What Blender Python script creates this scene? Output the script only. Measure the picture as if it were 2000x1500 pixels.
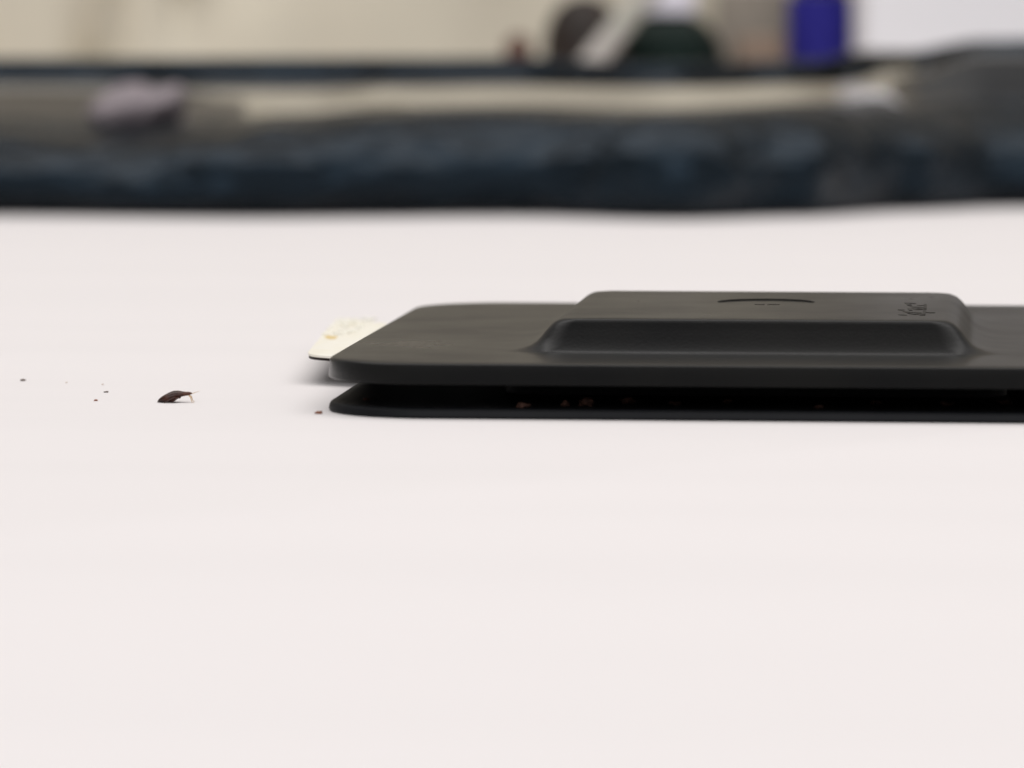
import bpy, bmesh, math, random
from mathutils import Vector, Matrix, noise

# ------------------------------------------------------------------ scene basics
for o in list(bpy.data.objects):
    bpy.data.objects.remove(o, do_unlink=True)
S = bpy.context.scene
COL = S.collection
MM = 0.001
rnd = random.Random(7)

# ------------------------------------------------------------------ camera
FPX = 10000.0                      # focal length in photograph pixels (2000 px wide)
CAM_H = 58.0                       # lens height above the table, mm
YAW = math.atan(935.0 / FPX)
PITCH = math.atan(800.0 / FPX)
FW = Vector((-math.sin(YAW) * math.cos(PITCH), math.cos(YAW) * math.cos(PITCH), -math.sin(PITCH)))
RT = Vector((math.cos(YAW), math.sin(YAW), 0.0))
UP = RT.cross(FW)
CAM = Vector((0.0, 0.0, CAM_H))
cd = bpy.data.cameras.new("camera")
cd.sensor_width = 36.0
cd.lens = 180.0
cd.clip_start = 0.01
cd.clip_end = 50.0
cd.dof.use_dof = True
cd.dof.focus_distance = 0.708
cd.dof.aperture_fstop = 24.0
cam = bpy.data.objects.new("camera", cd)
COL.objects.link(cam)
cam.matrix_world = Matrix((
    (RT.x, UP.x, -FW.x, CAM.x * MM),
    (RT.y, UP.y, -FW.y, CAM.y * MM),
    (RT.z, UP.z, -FW.z, CAM.z * MM),
    (0, 0, 0, 1)))
S.camera = cam

# ------------------------------------------------------------------ room light
W = bpy.data.worlds.new("World")
S.world = W
W.use_nodes = True
bg = W.node_tree.nodes["Background"]
bg.inputs[0].default_value = (1.0, 0.97, 0.94, 1)
bg.inputs[1].default_value = 0.27


def lamp(name, loc, sx, sy, watts, col, aim):
    l = bpy.data.lights.new(name, 'AREA')
    l.shape = 'RECTANGLE'
    l.size, l.size_y = sx, sy
    l.energy = watts
    l.color = col
    o = bpy.data.objects.new(name, l)
    COL.objects.link(o)
    o.location = loc
    o.rotation_euler = (Vector(aim) - Vector(loc)).to_track_quat('-Z', 'Y').to_euler()
    return o


lamp("ceiling_or_fill_lamp", (0.10, 1.10, 1.95), 3.4, 2.0, 44.5, (1.0, 0.97, 0.955), (0.10, 0.80, 0.0))
lamp("ceiling_or_fill_lamp", (0.10, -2.60, 2.00), 5.0, 2.2, 82.0, (0.98, 0.98, 1.0), (0.10, 0.6, 0.0))  # fill lamp behind the camera, added to brighten the white box

S.view_settings.view_transform = 'Standard'
S.view_settings.look = 'None'
S.view_settings.exposure = 0.0
S.view_settings.gamma = 1.0
S.view_settings.use_curve_mapping = False
S.cycles.use_denoising = True
S.cycles.max_bounces = 8


# ------------------------------------------------------------------ helpers
def ray(x, y):
    return FW + RT * ((x - 1000.0) / FPX) - UP * ((y - 750.0) / FPX)


def on_z(x, y, z=0.0):             # where the sight line meets a level plane (mm)
    r = ray(x, y)
    return CAM + r * ((z - CAM_H) / r.z)


FWH = Vector((-math.sin(YAW), math.cos(YAW), 0.0))


def room(px, d, z):                # a point d mm away, across by photograph columns, z mm high
    return FWH * d + RT * ((px - 1000.0) / FPX * d) + Vector((0, 0, z))


def tag(o, label=None, cat=None, group=None, kind=None):
    if label: o["label"] = label
    if cat: o["category"] = cat
    if group: o["group"] = group
    if kind: o["kind"] = kind
    return o


def empty(name, loc):
    o = bpy.data.objects.new(name, None)
    o.empty_display_size = 0.01
    COL.objects.link(o)
    o.location = Vector(loc) * MM
    return o


def build(name, verts, faces, mats, parent=None, origin=(0, 0, 0), smooth=40, fmat=None):
    """one mesh object; verts in mm world coordinates, origin = object origin (mm)"""
    og = Vector(origin)
    me = bpy.data.meshes.new(name)
    me.from_pydata([tuple((Vector(v) - og) * MM) for v in verts], [], faces)
    me.update()
    bm = bmesh.new()
    bm.from_mesh(me)
    bmesh.ops.recalc_face_normals(bm, faces=bm.faces)
    bm.to_mesh(me)
    bm.free()
    if not isinstance(mats, (list, tuple)):
        mats = [mats]
    for m in mats:
        me.materials.append(m)
    if fmat:
        for p, i in zip(me.polygons, fmat):
            p.material_index = i
    if smooth:
        for p in me.polygons:
            p.use_smooth = True
        me.set_sharp_from_angle(angle=math.radians(smooth))
    o = bpy.data.objects.new(name, me)
    COL.objects.link(o)
    if parent:
        o.parent = parent
        o.location = og * MM - parent.location
    else:
        o.location = og * MM
    return o


def rrect(x0, x1, y0, y1, r, z, nc=12, ns=6):
    """rounded rectangle ring, 4*(nc+ns) points, counter-clockwise"""
    pts = []
    cs = [(x1 - r, y0 + r, -90), (x1 - r, y1 - r, 0), (x0 + r, y1 - r, 90), (x0 + r, y0 + r, 180)]
    arcs = []
    for cx, cy, a0 in cs:
        arcs.append([(cx + r * math.cos(math.radians(a0 + 90 * i / nc)),
                      cy + r * math.sin(math.radians(a0 + 90 * i / nc))) for i in range(nc + 1)])
    for k in range(4):
        a, b = arcs[k], arcs[(k + 1) % 4]
        pts += [(p[0], p[1], z) for p in a]
        for i in range(1, ns):
            t = i / ns
            pts.append((a[-1][0] * (1 - t) + b[0][0] * t, a[-1][1] * (1 - t) + b[0][1] * t, z))
    return pts


def loft(rings, cap0=True, cap1=True, closed=False):
    v, f = [], []
    n = len(rings[0])
    for r in rings:
        v += r
    m = len(rings)
    for i in range(m if closed else m - 1):
        a, b = i * n, ((i + 1) % m) * n
        for j in range(n):
            k = (j + 1) % n
            f.append((a + j, a + k, b + k, b + j))
    if cap0 and not closed: f.append(tuple(reversed(range(n))))
    if cap1 and not closed: f.append(tuple(range((m - 1) * n, m * n)))
    return v, f


def circle(cx, cy, r, z, n=24):
    return [(cx + r * math.cos(2 * math.pi * i / n), cy + r * math.sin(2 * math.pi * i / n), z) for i in range(n)]


def lathe(cx, cy, prof, n=40):
    return loft([circle(cx, cy, r, z, n) for r, z in prof])


def tube(path, radii, n=8):
    rings = []
    P = [Vector(p) for p in path]
    for i, p in enumerate(P):
        t = (P[min(i + 1, len(P) - 1)] - P[max(i - 1, 0)]).normalized()
        a = t.cross(Vector((0, 0, 1)))
        if a.length < 1e-3: a = t.cross(Vector((1, 0, 0)))
        a.normalize()
        b = t.cross(a)
        rings.append([tuple(p + (a * math.cos(2 * math.pi * k / n) + b * math.sin(2 * math.pi * k / n)) * radii[i]) for k in range(n)])
    return loft(rings)


def join(parts):
    v, f, mi = [], [], []
    for i, (pv, pf) in parts:
        o = len(v)
        v += pv
        f += [tuple(k + o for k in q) for q in pf]
        mi += [i] * len(pf)
    return v, f, mi


# ------------------------------------------------------------------ materials
def mat(name, col, rough=0.5, spec=0.5, col2=None, nscale=40.0, ndetail=4.0, bump=0.0, bscale=400.0,
        stretch=(1, 1, 1), trans=0.0, rough_var=0.0, lo=0.35, hi=0.65, coat=0.0, ior=1.45, tint=None, bdist=0.0002):
    m = bpy.data.materials.new(name)
    m.use_nodes = True
    nt = m.node_tree
    b = nt.nodes["Principled BSDF"]
    b.inputs["Roughness"].default_value = rough
    b.inputs["Specular IOR Level"].default_value = spec
    b.inputs["Transmission Weight"].default_value = trans
    b.inputs["Coat Weight"].default_value = coat
    b.inputs["IOR"].default_value = ior
    b.inputs["Base Color"].default_value = (*col, 1)
    if tint: b.inputs["Specular Tint"].default_value = (*tint, 1)
    tc = nt.nodes.new("ShaderNodeTexCoord")
    mp = nt.nodes.new("ShaderNodeMapping")
    mp.inputs["Scale"].default_value = stretch
    nt.links.new(tc.outputs["Object"], mp.inputs[0])
    nz = nt.nodes.new("ShaderNodeTexNoise")
    nz.inputs["Scale"].default_value = nscale
    nz.inputs["Detail"].default_value = ndetail
    nt.links.new(mp.outputs[0], nz.inputs[0])
    if col2:
        rp = nt.nodes.new("ShaderNodeValToRGB")
        rp.color_ramp.elements[0].position = lo
        rp.color_ramp.elements[1].position = hi
        rp.color_ramp.elements[0].color = (*col, 1)
        rp.color_ramp.elements[1].color = (*col2, 1)
        nt.links.new(nz.outputs[0], rp.inputs[0])
        nt.links.new(rp.outputs[0], b.inputs["Base Color"])
    if rough_var:
        mr = nt.nodes.new("ShaderNodeMapRange")
        mr.inputs[3].default_value = rough - rough_var
        mr.inputs[4].default_value = rough + rough_var
        nt.links.new(nz.outputs[0], mr.inputs[0])
        nt.links.new(mr.outputs[0], b.inputs["Roughness"])
    if bump:
        n2 = nt.nodes.new("ShaderNodeTexNoise")
        n2.inputs["Scale"].default_value = bscale
        n2.inputs["Detail"].default_value = 3
        nt.links.new(mp.outputs[0], n2.inputs[0])
        bp = nt.nodes.new("ShaderNodeBump")
        bp.inputs["Strength"].default_value = bump
        bp.inputs["Distance"].default_value = bdist
        nt.links.new(n2.outputs[0], bp.inputs["Height"])
        nt.links.new(bp.outputs[0], b.inputs["Normal"])
    return m


M_TABLE = mat("white_table", (0.794, 0.761, 0.758), 0.62, 0.12, col2=(0.782, 0.750, 0.747), nscale=9, stretch=(0.5, 3.5, 1),
              lo=0.40, hi=0.62, bump=0.05, bscale=900)
M_PLASTIC = mat("black_moulded_plastic", (0.0095, 0.0097, 0.0100), 0.30, 0.5, tint=(0.05, 0.05, 0.05), col2=(0.0115, 0.0115, 0.0112), nscale=60,
                bump=0.12, bscale=2600, rough_var=0.08)
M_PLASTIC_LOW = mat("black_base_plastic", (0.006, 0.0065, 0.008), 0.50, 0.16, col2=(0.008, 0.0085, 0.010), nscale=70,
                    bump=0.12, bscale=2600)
M_MARK = mat("engraved_plastic", (0.006, 0.006, 0.006), 0.40, 0.35, tint=(0.1, 0.1, 0.1))
M_CARD = mat("cream_card", (0.83, 0.79, 0.675), 0.7, 0.2, col2=(0.85, 0.82, 0.73), nscale=260, lo=0.4, hi=0.6, bump=0.5, bscale=1400)
M_FUZZ = mat("torn_paper_fibre", (0.88, 0.86, 0.78), 0.6, 0.3, col2=(0.86, 0.80, 0.64), nscale=300, lo=0.5, hi=0.75)
M_GLUE = mat("yellow_glue", (0.82, 0.60, 0.24), 0.35, 0.4, col2=(0.85, 0.70, 0.38), nscale=500)
M_BACKING = mat("dark_backing", (0.02, 0.012, 0.010), 0.6, 0.2)
M_BUG = mat("bug_shell", (0.024, 0.008, 0.005), 0.27, 0.4, col2=(0.055, 0.014, 0.006), nscale=700, bump=0.25, bscale=3000)
M_BUGHEAD = mat("bug_head", (0.06, 0.016, 0.006), 0.35, 0.5, col2=(0.10, 0.026, 0.008), nscale=900)
M_BUGLEG = mat("bug_leg", (0.62, 0.44, 0.26), 0.4, 0.4, col2=(0.45, 0.28, 0.13), nscale=1500)
M_CRUMB = mat("dark_crumb", (0.17, 0.15, 0.145), 0.7, 0.2, col2=(0.26, 0.21, 0.18), nscale=2500)
M_CRUMB_R = mat("brown_crumb", (0.24, 0.09, 0.055), 0.6, 0.3, col2=(0.34, 0.16, 0.10), nscale=2500)
M_FLAKE = mat("dark_red_flake", (0.11, 0.055, 0.04), 0.7, 0.15, col2=(0.035, 0.018, 0.014), nscale=1800)
M_CRUMB_P = mat("pale_crumb", (0.55, 0.45, 0.38), 0.7, 0.2, col2=(0.65, 0.55, 0.48), nscale=2500)
M_BAG = mat("black_bag_plastic", (0.005, 0.006, 0.007), 0.24, 0.42, tint=(0.28, 0.45, 0.64), col2=(0.007, 0.010, 0.013), nscale=25, rough_var=0.03, bump=0.8, bscale=75, bdist=0.006, stretch=(0.6, 1, 1.6))
M_BAGTOP = mat("glossy_black_sheet", (0.007, 0.008, 0.009), 0.07, 0.5, tint=(0.20, 0.22, 0.24), coat=1.0, col2=(0.009, 0.010, 0.012), nscale=25, rough_var=0.02)
M_CREAM = mat("cream_cloth", (0.63, 0.575, 0.465), 0.85, 0.1, col2=(0.585, 0.54, 0.44), nscale=14, bump=0.4, bscale=900)
M_WALL = mat("beige_wall", (0.30, 0.27, 0.225), 0.85, 0.1, col2=(0.27, 0.245, 0.205), nscale=5, bump=0.2, bscale=300)
M_BROWN = mat("dark_brown_lid", (0.022, 0.017, 0.014), 0.5, 0.3, col2=(0.032, 0.020, 0.016), nscale=60)
M_GREEN = mat("dark_green_glass", (0.004, 0.009, 0.008), 0.45, 0.3, tint=(0.3, 0.4, 0.35), col2=(0.006, 0.012, 0.010), nscale=50)
M_WHITEGLINT = mat("white_glint", (0.80, 0.77, 0.84), 0.35, 0.5, col2=(0.76, 0.74, 0.82), nscale=80)
M_CLEAR = mat("cloudy_tube", (0.58, 0.53, 0.50), 0.25, 0.5, col2=(0.50, 0.49, 0.42), nscale=60, trans=0.15)
M_RUST = mat("rust_red_cap", (0.13, 0.065, 0.045), 0.5, 0.3, col2=(0.11, 0.055, 0.04), nscale=90)
M_TAN = mat("tan_cork", (0.27, 0.21, 0.165), 0.8, 0.1, col2=(0.23, 0.165, 0.125), nscale=200, bump=0.5, bscale=1200)
M_BLUE = mat("violet_blue_plastic", (0.026, 0.023, 0.25), 0.6, 0.2, col2=(0.020, 0.018, 0.18), nscale=30)
M_BLUECAP = mat("dark_blue_cap", (0.015, 0.013, 0.09), 0.4, 0.4)
M_PAPER = mat("white_box_board", (0.93, 0.91, 0.93), 0.8, 0.1, col2=(0.92, 0.90, 0.92), nscale=12)

# ------------------------------------------------------------------ table and wall
v, f = loft([rrect(-700, 800, -250, 1690, 12, z) for z in (-24,)] +
            [rrect(-702, 802, -252, 1692, 12, -22)] + [rrect(-702, 802, -252, 1692, 12, -1.5)] +
            [rrect(-701.4, 801.4, -251.4, 1691.4, 12, -0.4)] + [rrect(-700, 800, -250, 1690, 12, 0)])
table = build("table", v, f, M_TABLE)
tag(table, "smooth white table top under everything", "table", kind="structure")

wc = room(1000, 2150, 0)
wv = []
for dd, zs in ((0, (-400, 700)), (60, (-400, 700))):
    for px in (-3800, 5800):
        for z in zs:
            p = FWH * (2150 + dd) + RT * ((px - 1000) / FPX * 2150)
            wv.append((p.x, p.y, z))
wall = build("wall", wv, [(0, 1, 3, 2), (4, 6, 7, 5), (0, 4, 5, 1), (2, 3, 7, 6), (1, 5, 7, 3), (0, 2, 6, 4)], M_WALL, origin=tuple(wc), smooth=0)
tag(wall, "plain beige wall behind the table", "wall", kind="structure")

# ------------------------------------------------------------------ the trap
X0, X1, Y0, Y1 = -87.9, 24.4, 663.8, 791.0
ZL, ZB, ZT, ZH = 1.31, 4.40, 7.21, 11.57
R = 14.0
trap = empty("insect_trap", ((X0 + X1) / 2, (Y0 + Y1) / 2, 0))
tag(trap, "flat black plastic two-plate insect trap with raised centre block on the white table", "insect trap")


def inset(i, z, dr=0.0):
    return rrect(X0 + i, X1 - i, Y0 + i, Y1 - i, R - i * 0.8 + dr, z)


def hump(off, z, fr=None):
    fr = off * 0.85 if fr is None else fr
    return rrect(-57.5 - off * 1.2, -6.05 + off * 1.2, 689.3 - fr, 751.2 + off * 0.8, max(2.2, 2.4 + min(off, fr) * 0.7), z)


tc = (X0 + X1) / 2, (Y0 + Y1) / 2, 0
# upper plate: rounded edges, hollow underside with a lip
rings = [inset(9, ZB + 0.9), inset(3.2, ZB + 0.9), inset(2.6, ZB + 0.1), inset(2.2, ZB), inset(0.40, ZB), inset(0.16, ZB + 0.06),
         inset(0.02, ZB + 0.2), inset(0, ZB + 0.36), inset(0.16, ZT - 0.50), inset(0.23, ZT - 0.26), inset(0.38, ZT - 0.09), inset(0.66, ZT),
         inset(4, ZT), hump(9.5, ZT, 7.0), hump(8.0, ZT, 4.1)]
v, f = loft(rings, cap0=True, cap1=False)
build("upper_plate", v, f, M_PLASTIC, trap, tc, smooth=50)
# raised centre block with flared foot and sunken round badge
bx, by, br = -31.7, 727.3, 7.0
hp = [(8.0, 4.1, ZT), (6.9, 3.75, ZT + 0.025), (5.7, 3.55, ZT + 0.11), (4.7, 3.3, ZT + 0.31), (3.8, 2.95, ZT + 0.67), (3.12, 2.52, ZT + 1.15), (2.55, 1.92, ZT + 1.9), (2.0, 1.28, ZT + 2.75),
      (1.55, 0.82, ZT + 3.35), (1.1, 0.53, ZT + 3.82), (0.6, 0.30, ZT + 4.12), (0.2, 0.08, ZT + 4.28), (-0.5, -0.22, ZH)]
rings = [hump(o_, z_, f_) for o_, f_, z_ in hp] + [hump(-3, ZH, -3)]
n = len(rings[0])
hcx, hcy = -31.775, 720.25
ang = [math.atan2(p[1] - by, p[0] - bx) for p in rings[-1]]


def badge(r, z):
    return [(bx + r * math.cos(a), by + r * math.sin(a), z) for a in ang]


rings += [badge(br + 5, ZH), badge(br, ZH), badge(br - 0.03, ZH - 0.22), badge(br - 0.3, ZH - 0.22)]
v, f = loft(rings, cap0=False, cap1=True)
block = build("raised_block", v, f, M_PLASTIC, trap, tc, smooth=38)


def strokes(name, segs, z, h, parent, mt, w):
    """shallow moulded strokes: segs are (x0,y0,x1,y1[,w]) on level z"""
    vs, fs = [], []
    for s in segs:
        a, b = Vector((s[0], s[1], 0)), Vector((s[2], s[3], 0))
        ww = (s[4] if len(s) > 4 else w) / 2
        d = (b - a).normalized()
        nn = Vector((-d.y, d.x, 0)) * ww
        k = len(vs)
        for zz, sh in ((z - 0.02, 1.0), (z + h, 0.85)):
            for q in (a - nn * sh, b - nn * sh, b + nn * sh, a + nn * sh):
                vs.append((q.x, q.y, zz))
        fs += [(k, k + 3, k + 2, k + 1), (k + 4, k + 5, k + 6, k + 7), (k, k + 1, k + 5, k + 4), (k + 1, k + 2, k + 6, k + 5),
               (k + 2, k + 3, k + 7, k + 6), (k + 3, k, k + 4, k + 7)]
    return build(name, vs, fs, mt, parent, tuple(parent.location / MM if parent is trap else tc), smooth=0)


def pz(x, y, z=ZH):
    p = on_z(x, y, z)
    return p.x, p.y


# tiny worn marks inside the badge
sg = []
for x0, x1 in ((1476, 1481), (1483, 1492), (1500, 1508), (1510, 1514), (1516, 1521)):
    a, b = pz(x0, 595.2, ZH - 0.2), pz(x1, 595.0, ZH - 0.2)
    sg.append((*a, *b, 0.5))
o = strokes("badge_mark", sg, ZH - 0.22, 0.10, trap, M_PLASTIC, 0.5)
# worn lettering running back along the right side of the block
sg = []
for (xa, ya, xb, yb, w) in (
        (1772, 592, 1783, 593.5, 1.0), (1773, 593, 1777, 597, 0.7), (1784, 599, 1799, 602, 1.3), (1787, 603, 1797, 605, 1.1),
        (1807.5, 594.5, 1807, 604, 0.45), (1806, 605, 1804.5, 616, 0.45), (1768, 608.5, 1777, 611.5, 0.8), (1778, 612.5, 1790, 614.5, 0.9),
        (1786, 610, 1796, 612, 0.8), (1757, 605.5, 1763, 606, 0.7), (1758, 615, 1768, 616, 0.7), (1812, 610.5, 1822, 611.5, 0.8),
        (1795, 596.5, 1801, 597.5, 0.6), (1776, 603, 1779, 607, 0.5), (1797, 614.5, 1802, 616, 0.7)):
    sg.append((*pz(xa, ya), *pz(xb, yb), w))
o = strokes("moulded_lettering", sg, ZH, 0.06, trap, M_MARK, 0.6)

# lower plate with a rolled rim, and the closed hinge block at the back
rings = [inset(3.0, 0.0), inset(0.5, 0.03), inset(0.12, 0.12), inset(0.0, 0.28), inset(0.10, 0.85), inset(0.25, ZL - 0.14), inset(0.6, ZL),
         inset(1.6, ZL), inset(2.1, ZL - 0.12), inset(12, ZL - 0.15)]
v, f = loft(rings)
build("lower_plate", v, f, M_PLASTIC_LOW, trap, tc, smooth=45)
rings = [rrect(X0 + 15, X1 - 15, Y1 - 13, Y1 - 5, 2, z) for z in (ZL - 0.3, ZB + 1.0)]
v, f = loft(rings)
build("hinge_block", v, f, M_PLASTIC_LOW, trap, tc, smooth=45)
rings = [rrect(X0 + 22, X1 - 22, Y0 + 26, Y1 - 26, 6, z) for z in (ZL - 0.3, ZB + 1.0)]
v, f = loft(rings)
build("inner_core", v, f, M_PLASTIC_LOW, trap, tc, smooth=45)


# ------------------------------------------------------------------ cream card in the gap
def card_outline(z, grow=0.0):
    px = [(604.5, 684), (602, 686.5), (603, 689.5), (610, 691.5), (622, 693), (636, 694), (652, 695.2), (700, 697), (760, 690), (790, 640),
          (745, 629), (733, 630), (722, 626.5), (712, 628), (704, 625), (692, 625.5), (683, 622.5), (674, 623.5), (667, 621), (660, 622.5), (655, 628.5),
          (648, 634.5), (640, 640.5), (632, 650), (622, 662.5), (612, 674.5)]
    out = []
    for (x, y) in px:
        p = on_z(x, y, z)
        out.append((p.x, p.y, z))
    return out


cbase = on_z(640, 680, 3.2)
card = empty("torn_card", tuple(cbase))
tag(card, "torn cream card scrap with dark underside poking out between the black plates", "card")
zc = 4.28
c1 = [(x, y, zc) for x, y, _ in card_outline(zc)]
cm = Vector((sum(p[0] for p in c1) / len(c1), sum(p[1] for p in c1) / len(c1), 0))


def sc(pts, s, z):
    return [(cm.x + (p[0] - cm.x) * s, cm.y + (p[1] - cm.y) * s, z) for p in pts]


v, f = loft([sc(c1, 0.99, zc - 0.42), sc(c1, 1.0, zc - 0.36), sc(c1, 1.0, zc - 0.06), sc(c1, 0.985, zc)])
build("paper_layer", v, f, M_CARD, card, tuple(cbase), smooth=30)
v, f = loft([sc(c1, 0.97, zc - 0.86), sc(c1, 0.985, zc - 0.82), sc(c1, 0.985, zc - 0.43)])
build("dark_backing", v, f, M_BACKING, card, tuple(cbase), smooth=30)


def lump(c, rx, ry, rz, seed, sub=2, amp=0.35):
    bm = bmesh.new()
    bmesh.ops.create_icosphere(bm, subdivisions=sub, radius=1.0)
    vs = []
    for w in bm.verts:
        k = 1 + amp * noise.noise(w.co * 1.6 + Vector((seed * 3.1, seed * 1.7, 0)))
        vs.append((c[0] + w.co.x * rx * k, c[1] + w.co.y * ry * k, c[2] + w.co.z * rz * k))
    fs = [tuple(q.index for q in p.verts) for p in bm.faces]
    bm.free()
    return vs, fs


fz, gl = [], []
for i in range(150):
    t, s = rnd.random(), rnd.random()
    y = 622.5 + 32 * t ** 1.2
    x = 660 - (y - 622) * 1.0 + s * (80 - t * 20)
    p = on_z(x, y, zc)
    a = rnd.uniform(0.12, 0.34)
    fz.append((0, lump((p.x, p.y, zc + rnd.uniform(0, 0.16)), a, a * 2.4, a * 0.75, i, 1)))
v, f, _ = join(fz)
o = build("torn_fibre", v, f, M_FUZZ, card, tuple(cbase), smooth=60)
o["kind"] = "stuff"
for i, (x, y, a) in enumerate(((646, 659, 0.7), (650, 661, 0.5), (640, 657, 0.45), (654, 659, 0.4))):
    p = on_z(x, y, zc)
    gl.append((0, lump((p.x, p.y, zc), a, a * 4.5, 0.10, i + 50, 2)))
v, f, _ = join(gl)
build("glue_spot", v, f, M_GLUE, card, tuple(cbase), smooth=60)

# ------------------------------------------------------------------ bug
PXM = FPX / 691.0                  # photograph pixels per mm at the bug
b0 = on_z(342, 786, 0)
secs = [(307.6, .02, .16, .25), (309.5, .0, .38, .55), (313, .0, .62, .85), (318, .0, .88, 1.10), (324, .0, 1.12, 1.28), (330, .0, 1.33, 1.35), (336, .0, 1.50, 1.30),
        (341, .12, 1.57, 1.20), (346, .40, 1.58, 1.08), (351, .62, 1.54, .98), (356, .76, 1.47, .92), (360, .82, 1.43, .80), (364, .87, 1.42, .62), (367, .90, 1.42, .50),
        (370, .94, 1.40, .44), (373, 1.05, 1.34, .34), (375.5, 1.12, 1.26, .16)]
rings = []
NS = 20
for (x, z0, z1, hw) in secs:
    cx = (x - 342) / PXM
    zc_, hz = (z0 + z1) / 2, (z1 - z0) / 2
    ring = []
    for k in range(NS):
        a = 2 * math.pi * k / NS
        ca, sa = math.cos(a), math.sin(a)
        yy = hw * math.copysign(abs(ca) ** 0.8, ca)
        zz = zc_ + hz * math.copysign(abs(sa) ** 0.85, sa)
        ring.append(tuple(b0 + RT * (cx + yy * 0.12) + FWH * (yy + 0.2) + Vector((0, 0, zz + 0.02))))
    rings.append(ring)
bv, bf = loft(rings)
nf = (len(secs) - 1) * NS
parts = [(0, (bv, bf))]


def bp(x, y, dep):
    return b0 + RT * ((x - 342) / PXM) + FWH * dep + Vector((0, 0, max((786 - y) / PXM, 0.045)))


legs = []
for side in (-1, 1):
    legs.append(([bp(370, 772.5, .30 * side), bp(373, 774.5, .75 * side), bp(374.5, 779, .95 * side), bp(376, 783.6, 1.0 * side), bp(379, 785.3, 1.05 * side)],
                 [.08, .075, .06, .05, .035]))
    legs.append(([bp(352, 776.5, .5 * side), bp(349, 775, 1.0 * side), bp(343, 779, 1.35 * side), bp(337, 785.4, 1.5 * side)], [.10, .09, .07, .05]))
    legs.append(([bp(348, 777, .6 * side), bp(342, 775, 1.25 * side), bp(333, 778.5, 1.55 * side), bp(322, 785.4, 1.75 * side)], [.10, .10, .08, .05]))
for i, (pth, rad) in enumerate(legs):
    parts.append((2 if i in (0, 3) else 0, tube(pth, rad)))
for side in (-1, 1):
    parts.append((2, tube([bp(375, 768.8, .1 * side), bp(379, 767.4, .35 * side), bp(384, 765.4, .6 * side), bp(391, 763.8, .8 * side)], [.03, .022, .016, .010], 6)))
v, f, mi = join(parts)
for i in range(nf):                # the head end is redder than the abdomen
    if i // NS >= 11: mi[i] = 1
mi[nf + 1] = 1
bug = build("bug", v, f, [M_BUG, M_BUGHEAD, M_BUGLEG], origin=tuple(b0), smooth=70, fmat=mi)
tag(bug, "tiny dark brown bug with pale front legs standing on the white table", "bug")


# ------------------------------------------------------------------ crumbs
def crumb(px, py, w, h, m, label, z=0.0, cat="crumb", seed=1, group="crumbs on the table", dep=1.4):
    p = on_z(px, py, z)
    s = FPX / (p.y or 1)
    rx, rz = w / s / 2, h / s / 2
    v, f = lump((p.x, p.y, z + rz * 0.8), rx, rx * dep, rz, seed, 3, 0.9)
    o = build("crumb", v, f, m, origin=(p.x, p.y, z), smooth=60)
    tag(o, label, cat, group)


crumb(45, 744, 9, 4.5, M_CRUMB, "dark crumb farthest left, alone on the white table", seed=1)
crumb(130, 748, 4, 2.2, M_CRUMB_P, "pale faint speck between the leftmost dark crumb and the bug", seed=2)
crumb(200.5, 751.5, 4, 2.2, M_CRUMB_P, "pale speck just behind a dark sliver of crumb left of the bug", seed=3)
crumb(207, 766.5, 9, 3, M_CRUMB, "dark sliver of crumb nearest the bug on the table", seed=4)
crumb(187.5, 783, 7, 3, M_CRUMB_R, "small brown crumb left of the bug, nearest the camera", seed=5)
crumb(622, 808, 14, 6, M_CRUMB_R, "reddish brown crumb beside the front left corner of the black trap", seed=6)
for i, (x, y, w, h, lb) in enumerate((
        (1022, 796, 24, 12, "reddish brown flake on the lower plate, leftmost in the trap gap"),
        (1105, 793, 14, 10, "small reddish brown flake second from left in the trap gap"),
        (1146, 792, 34, 15, "largest reddish brown flake in the middle of the trap gap"),
        (1228, 788, 30, 12, "reddish brown flake right of the largest one in the trap gap"),
        (1712, 788, 18, 8, "faint brown flake in the trap gap under the lettering end"),
        (1320, 790, 20, 8, "dim brown flake in the trap gap under the left half of the block"),
        (1420, 787, 14, 7, "dim brown flake in the trap gap under the round badge"),
        (1850, 792, 22, 8, "dim brown flake in the trap gap under the right end of the block"),
        (1965, 789, 26, 9, "rightmost brown flake in the trap gap at the picture edge"),
        (716, 782, 12, 5, "tiny brown flake at the far left end of the trap gap"),
        (1600, 797, 16, 6, "thin brown flake in the trap gap below the right half of the block"))):
    crumb(x, y, w, h, M_FLAKE, lb, z=ZL - 0.12, cat="flake", seed=20 + i, group="flakes inside the trap gap", dep=0.8)


# ------------------------------------------------------------------ black bag lying behind
def lerp(tbl, x):
    if x <= tbl[0][0]: return tbl[0][1]
    for (xa, va), (xb, vb) in zip(tbl, tbl[1:]):
        if x <= xb:
            t = (x - xa) / (xb - xa)
            t = t * t * (3 - 2 * t)
            return va + (vb - va) * t
    return tbl[-1][1]


def bump2(x, y, cx, cy, sx, sy):
    return math.exp(-((x - cx) / sx) ** 2 - ((y - cy) / sy) ** 2)


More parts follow.
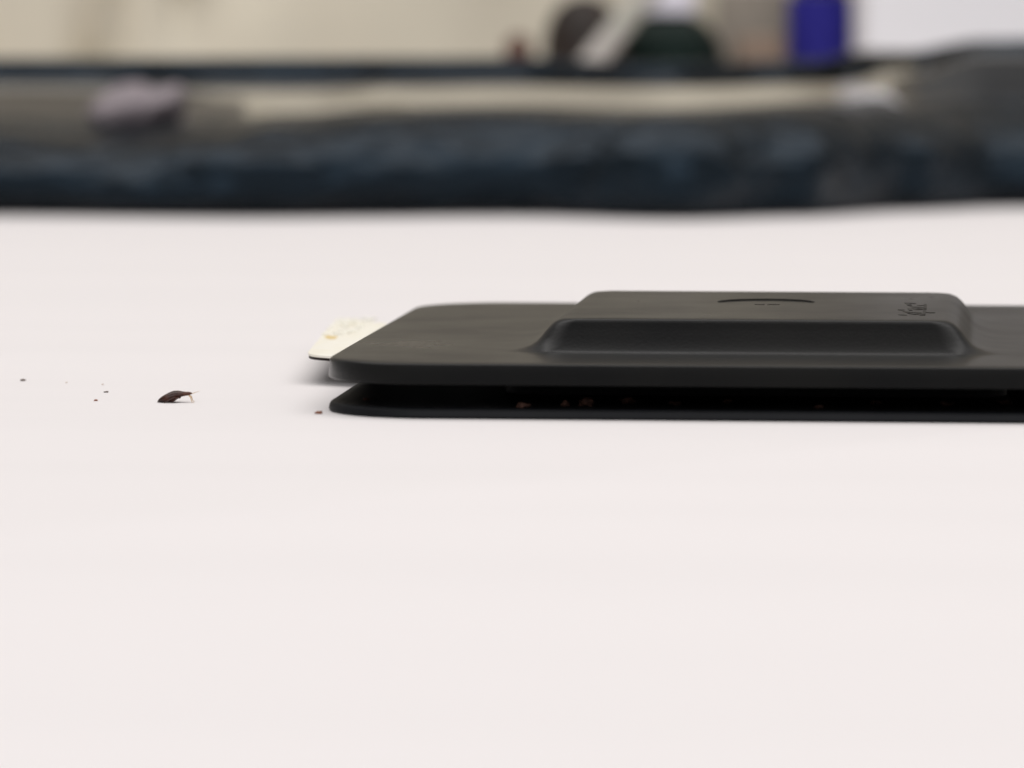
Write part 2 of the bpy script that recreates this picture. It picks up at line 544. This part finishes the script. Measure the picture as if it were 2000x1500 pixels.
front_y = [(-900, 412), (0, 418), (500, 423), (1000, 419), (1320, 427), (1550, 420), (1800, 409), (2000, 402), (2900, 396)]
crest_z = [(-900, 20), (0, 20.5), (250, 19.5), (430, 21), (560, 23), (760, 25.0), (1000, 25.4), (1300, 24.8), (1600, 25.8), (1740, 26.0), (1830, 23.5), (2900, 24)]
back_z = [(-900, 30.0), (0, 30.4), (560, 29.6), (760, 30.2), (1000, 30.5), (1400, 30.6), (1700, 30.9), (1800, 33), (2000, 37), (2900, 37)]
dip_z = [(-900, 2.0), (1700, 2.5), (1820, -1.0), (2900, -1.0)]
rim_z = [(-900, 35), (0, 35.3), (500, 35.6), (1000, 35.6), (1300, 34.4), (1650, 34.6), (1800, 37.5), (2000, 40.5), (2300, 41.5), (2900, 40)]
top_dep = [(-900, 42), (-100, 43), (1050, 67), (1740, 66), (1840, 24), (2900, 24)]
PR = []                             # (kind, parameter) along the profile
cols, rowsN = 200, 0
verts = []
for ci in range(cols + 1):
    px = -900 + 3800 * ci / cols
    d0 = FPX * CAM_H / (lerp(front_y, px) + 50)
    cz, bz, rz = lerp(crest_z, px), lerp(back_z, px) - 0.5, lerp(rim_z, px) + 0.8
    td = lerp(top_dep, px)
    dp = lerp(dip_z, px)
    sh = td + 16
    ctrl = [(12, 0.0), (2, 0.0), (-3, 1.2), (-7, 4.5), (-8.5, 0.38 * cz), (-7, 0.56 * cz), (-2, 0.76 * cz), (4, 0.9 * cz), (10, 0.97 * cz), (16, cz)]
    for k in range(1, 9):
        t = k / 9
        ctrl.append((16 + td * t, cz + (bz - cz) * t))
    rp_ = 16 + 102 if px < 1750 else max(sh + 12, 118 - (px - 1750) * 0.7)
    ctrl += [(sh, bz), (sh + 0.25 * (rp_ - sh), bz - dp * 0.6), (sh + 0.6 * (rp_ - sh), bz - dp), (rp_, bz - dp), (rp_ + 1, bz - dp * 0.6), (rp_ + 1.8, bz + 0.5 * (rz - bz)),
             (rp_ + 2.8, bz + 0.88 * (rz - bz)), (rp_ + 5, rz), (rp_ + 12, rz - 0.9), (rp_ + 24, rz - 5), (157, rz - 12), (160, rz * 0.4), (155, 2), (140, 0)]
    # refine
    prof = []
    for (a, b) in zip(ctrl, ctrl[1:]):
        prof += [a, ((a[0] + b[0]) / 2, (a[1] + b[1]) / 2)]
    prof.append(ctrl[-1])
    for _ in range(2):
        prof = [prof[0]] + [((p[0] + 2 * q[0] + r[0]) / 4, (p[1] + 2 * q[1] + r[1]) / 4) for p, q, r in zip(prof, prof[1:], prof[2:])] + [prof[-1]]
    rowsN = len(prof)
    for ri, (dd, z) in enumerate(prof):
        xm = (px - 1000) * 0.1237
        front = 1.0 if dd < 30 else max(0.0, 1 - (dd - 30) / 30)
        lift = min(1.0, z / 6.0)
        # creases: broad folds running sideways plus finer crumple
        n1 = noise.noise(Vector((xm * 0.020, z * 0.11 + dd * 0.01, 3.3)))
        n2 = noise.noise(Vector((xm * 0.036, (z - xm * 0.03) * 0.2 + dd * 0.02, 9.1)))
        n3 = noise.noise(Vector((xm * 0.13, z * 0.3 + dd * 0.05, 17.0)))
        n4 = noise.noise(Vector((xm * 0.24, z * 0.5 + dd * 0.08, 31.0)))
        if z > 0.5:
            dd += front * lift * (2.4 * n1 + 1.2 * n2 + 0.75 * n3 + 0.35 * n4)
            z += lift * (front * (0.8 * n1 + 0.6 * n2) + (1 - front) * (0.25 * n1 + 0.12 * n2))
            # separate creases that stand proud of the front roll
            for (xa, za, xb, zb, amp) in ((1430, 11, 1730, 18, 3.4), (1735, 17.5, 1985, 17, 2.8), (930, 13.5, 1130, 15.5, 2.2), (380, 15, 600, 14, 2.4), (-60, 12.5, 150, 13, 2.4), (735, 13.5, 800, 14.5, 2.0)):
                tt = (px - xa) / (xb - xa)
                wn = 1 / (1 + math.exp(-(tt) * 14)) / (1 + math.exp((tt - 1) * 14))
                zl = za + (zb - za) * min(max(tt, 0), 1)
                dd -= front * amp * wn * math.exp(-((z - zl + 1.5) / 2.6) ** 2)
        p = FWH * (d0 + dd) + RT * ((px - 1000) / FPX * 1237) + Vector((0, 0, max(z, 0.0)))
        verts.append(tuple(p))
faces = []
for ci in range(cols):
    for ri in range(rowsN - 1):
        a = ci * rowsN + ri
        faces.append((a, a + 1, a + rowsN + 1, a + rowsN))
for ci in (0, cols):
    faces.append(tuple(range(ci * rowsN, (ci + 1) * rowsN)))
o0 = room(1000, 1320, 0)
bag = empty("black_bag", tuple(o0))
SPLIT = 2 * 10 + 1


def bagpart(name, r0, r1, m):
    vs, fs = [], []
    nr = r1 - r0 + 1
    for ci in range(cols + 1):
        vs += verts[ci * rowsN + r0: ci * rowsN + r1 + 1]
    for ci in range(cols):
        for k in range(nr - 1):
            a = ci * nr + k
            fs.append((a, a + 1, a + nr + 1, a + nr))
    for ci in (0, cols):
        fs.append(tuple(range(ci * nr, (ci + 1) * nr)))
    return build(name, vs, fs, m, bag, tuple(o0), smooth=179)


bagpart("front_roll", 0, SPLIT, M_BAG)
SPLIT2 = SPLIT + 2 * 10 + 4
bagpart("top_sheet", SPLIT, SPLIT2, M_BAGTOP)
bagpart("back_roll", SPLIT2, rowsN - 1, M_BAG)
tag(bag, "long crumpled shiny black plastic bag lying across the table behind the trap", "bag")

# pinkish lump added as a solid stand-in for a reflection in the bag
M_REFLECT = mat("pinkish_reflection", (0.28, 0.245, 0.26), 0.7, 0.2, col2=(0.22, 0.19, 0.205), nscale=150)
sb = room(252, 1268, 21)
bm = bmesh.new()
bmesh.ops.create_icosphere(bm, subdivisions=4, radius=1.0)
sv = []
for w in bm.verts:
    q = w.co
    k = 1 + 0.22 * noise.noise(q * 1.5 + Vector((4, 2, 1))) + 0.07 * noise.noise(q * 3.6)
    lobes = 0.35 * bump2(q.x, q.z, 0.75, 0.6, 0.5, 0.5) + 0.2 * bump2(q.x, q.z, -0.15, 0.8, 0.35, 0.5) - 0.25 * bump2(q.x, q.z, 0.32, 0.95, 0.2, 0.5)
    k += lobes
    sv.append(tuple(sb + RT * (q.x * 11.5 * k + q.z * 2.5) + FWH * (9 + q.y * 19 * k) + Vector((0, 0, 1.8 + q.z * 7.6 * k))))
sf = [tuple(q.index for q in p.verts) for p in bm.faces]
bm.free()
o = build("reflection_lump", sv, sf, M_REFLECT, origin=tuple(sb), smooth=30)
tag(o, "pinkish white lump standing in for a reflection on the left end of the black bag", "paper scrap")

# ------------------------------------------------------------------ blurred things behind the bag
# crumpled cream cloth bundle
v, f = [], []
NX, NZ = 110, 30
for i in range(NX + 1):
    px = -700 + 2390 * i / NX
    e = min(1.0, (1690 - px) / 140.0)
    e = math.sqrt(max(0.0, 1 - (1 - max(e, 0)) ** 2))
    e2 = min(1.0, (px + 700) / 140.0)
    e2 = math.sqrt(max(0.0, 1 - (1 - max(e2, 0)) ** 2))
    e = min(e, e2)
    for j in range(NZ + 1):
        t = math.pi * j / NZ
        xm = (px - 1000) * 0.16
        ct, st = math.cos(t), math.sin(t)
        z = 135 * math.copysign(abs(st) ** 0.6, st) * (0.75 + 0.25 * e)
        d = 1630 - 45 * math.copysign(abs(ct) ** 0.55, ct) * (0.1 + 0.9 * e)
        fold = noise.noise(Vector((xm * 0.02 + z * 0.012, z * 0.02, 5.0))) * 7 + noise.noise(Vector((xm * 0.05 - z * 0.03, z * 0.05, 1.0))) * 4
        # two deep tucks on the left
        fold += 13 * bump2(px - (z - 50) * 3, 0, 225, 0, 34, 1) * (1 if z > 36 else z / 36) + 14 * bump2(px - (z - 50) * 9, 0, 345, 0, 60, 1) * (1 if z > 40 else z / 40)
        if ct > 0: d += fold * min(1, z / 10)
        p = FWH * d + RT * ((px - 1000) / FPX * 1600) + Vector((0, 0, z))
        v.append(tuple(p))
for i in range(NX):
    for j in range(NZ):
        a = i * (NZ + 1) + j
        f.append((a, a + 1, a + NZ + 2, a + NZ + 1))
for i in (0, NX):
    f.append(tuple(range(i * (NZ + 1), (i + 1) * (NZ + 1))))
o = build("cloth_bundle", v, f, M_CREAM, origin=tuple(room(500, 1630, 0)), smooth=80)
tag(o, "crumpled cream cloth bundle filling the background left of the blue tube", "cloth")


def stand(px, d):
    p = room(px, d, 0)
    return p.x, p.y


# dark brown rounded jar
x, y = stand(1140, 1530)
jar = empty("brown_jar", (x, y, 0))
tag(jar, "dark brown round-topped jar left of the dark green bottle", "jar")
v, f = lathe(x, y, [(9.2, 0), (10, 0.8), (10, 30), (9.6, 31)])
build("jar_body", v, f, M_BROWN, jar, (x, y, 0))
v, f = lathe(x, y, [(9.4, 31.2), (12, 31.6), (12, 37), (11.4, 41.5), (9.6, 46), (6.8, 49.5), (3, 51.3), (0.4, 51.6)])
build("jar_lid", v, f, M_BROWN, jar, (x, y, 0))

# dark green bottle; the white cap stands in for its top highlight
x, y = stand(1305, 1545)
bot = empty("green_bottle", (x, y, 0))
tag(bot, "dark green round-shouldered bottle with white cap-shaped highlight behind the black bag", "bottle")
v, f = lathe(x, y, [(15, 0), (17, 1.2), (17.4, 24), (17.2, 30), (16.2, 36), (14.2, 40.0), (11.6, 43.2), (9.2, 44.8), (7.4, 45.5), (7.0, 46.0)])
build("bottle_body", v, f, M_GREEN, bot, (x, y, 0))
v, f = lathe(x, y, [(7.6, 46.1), (8.2, 46.4), (8.2, 57), (7.6, 58), (1, 58.2)])
build("bottle_glint_cap", v, f, M_WHITEGLINT, bot, (x, y, 0))

# cloudy tube leaning against the bottle
P0, P1 = room(1005, 1508, 3.6), room(1300, 1515, 60)
pth = [P0.lerp(P1, t / 10) for t in range(11)]
v, f = tube(pth, [3.6] * 10 + [3.2], 16)
tub = build("leaning_tube", v, f, M_CLEAR, origin=tuple(P0), smooth=60)
tag(tub, "pale cloudy tube leaning between the brown jar and the green bottle", "tube")

# reddish capped stick, tan cork
x, y = stand(1012, 1520)
v, f = lathe(x, y, [(3.2, 0), (3.6, 0.5), (3.6, 28), (4.0, 29), (4.2, 36), (3.6, 38.6), (2.0, 40.0), (0.3, 40.4)])
o = build("red_peg", v, f, M_RUST, origin=(x, y, 0))
tag(o, "small rust red peg just left of the brown jar", "peg")
x, y = stand(1483, 1540)
v, f = lathe(x, y, [(6.4, 0), (6.8, 0.6), (7.6, 34), (7.4, 38), (6.6, 39.3), (2, 39.8)])
o = build("tan_cork", v, f, M_TAN, origin=(x, y, 0))
tag(o, "small tan cork between the green bottle and the blue tube", "cork")

# dull tan carton added beside the blue tube to keep the gap dark
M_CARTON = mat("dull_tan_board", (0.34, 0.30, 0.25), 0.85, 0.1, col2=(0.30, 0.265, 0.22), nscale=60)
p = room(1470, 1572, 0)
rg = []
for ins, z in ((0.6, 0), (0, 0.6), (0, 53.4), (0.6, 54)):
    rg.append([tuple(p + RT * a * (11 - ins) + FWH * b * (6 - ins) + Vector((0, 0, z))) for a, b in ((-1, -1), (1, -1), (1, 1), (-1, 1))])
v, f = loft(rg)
o = build("gap_darkening_carton", v, f, M_CARTON, origin=tuple(p), smooth=0)
tag(o, "narrow dull tan carton added to darken the gap just left of the blue tube", "carton")

# violet blue tube
x, y = stand(1600, 1560)
tb = empty("blue_tube", (x, y, 0))
tag(tb, "upright violet blue plastic tube in front of the white box", "tube")
v, f = lathe(x, y, [(8.8, 0), (9.7, 0.8), (9.7, 51.5), (9.2, 52)])
build("tube_body", v, f, M_BLUE, tb, (x, y, 0))
v, f = lathe(x, y, [(7.0, 52.1), (7.6, 52.4), (7.6, 55), (6.8, 56), (1, 56.2)])
build("tube_cap", v, f, M_BLUECAP, tb, (x, y, 0))

# white box on the right
c = room(2130, 1525, 0)
wb = empty("white_box", tuple(c))
tag(wb, "plain white carton standing at the right behind the black bag", "box")


def obox(u0, u1, w0, w1, z0, z1, r=1.0):
    out = []
    for (ins, z) in ((r, z0), (0, z0 + r), (0, z1 - r), (r, z1)):
        ring = []
        for (a, b) in ((u0 + ins, w0 + ins), (u1 - ins, w0 + ins), (u1 - ins, w1 - ins), (u0 + ins, w1 - ins)):
            p = c + RT * a + FWH * b
            ring.append((p.x, p.y, z))
        out.append(ring)
    return loft(out)


v, f = obox(-69, 69, -30, 30, 0, 82)
build("carton_body", v, f, M_PAPER, wb, tuple(c), smooth=0)
v, f = obox(-70, 70, -31, 31, 82.4, 96)
build("carton_lid", v, f, M_PAPER, wb, tuple(c), smooth=0)
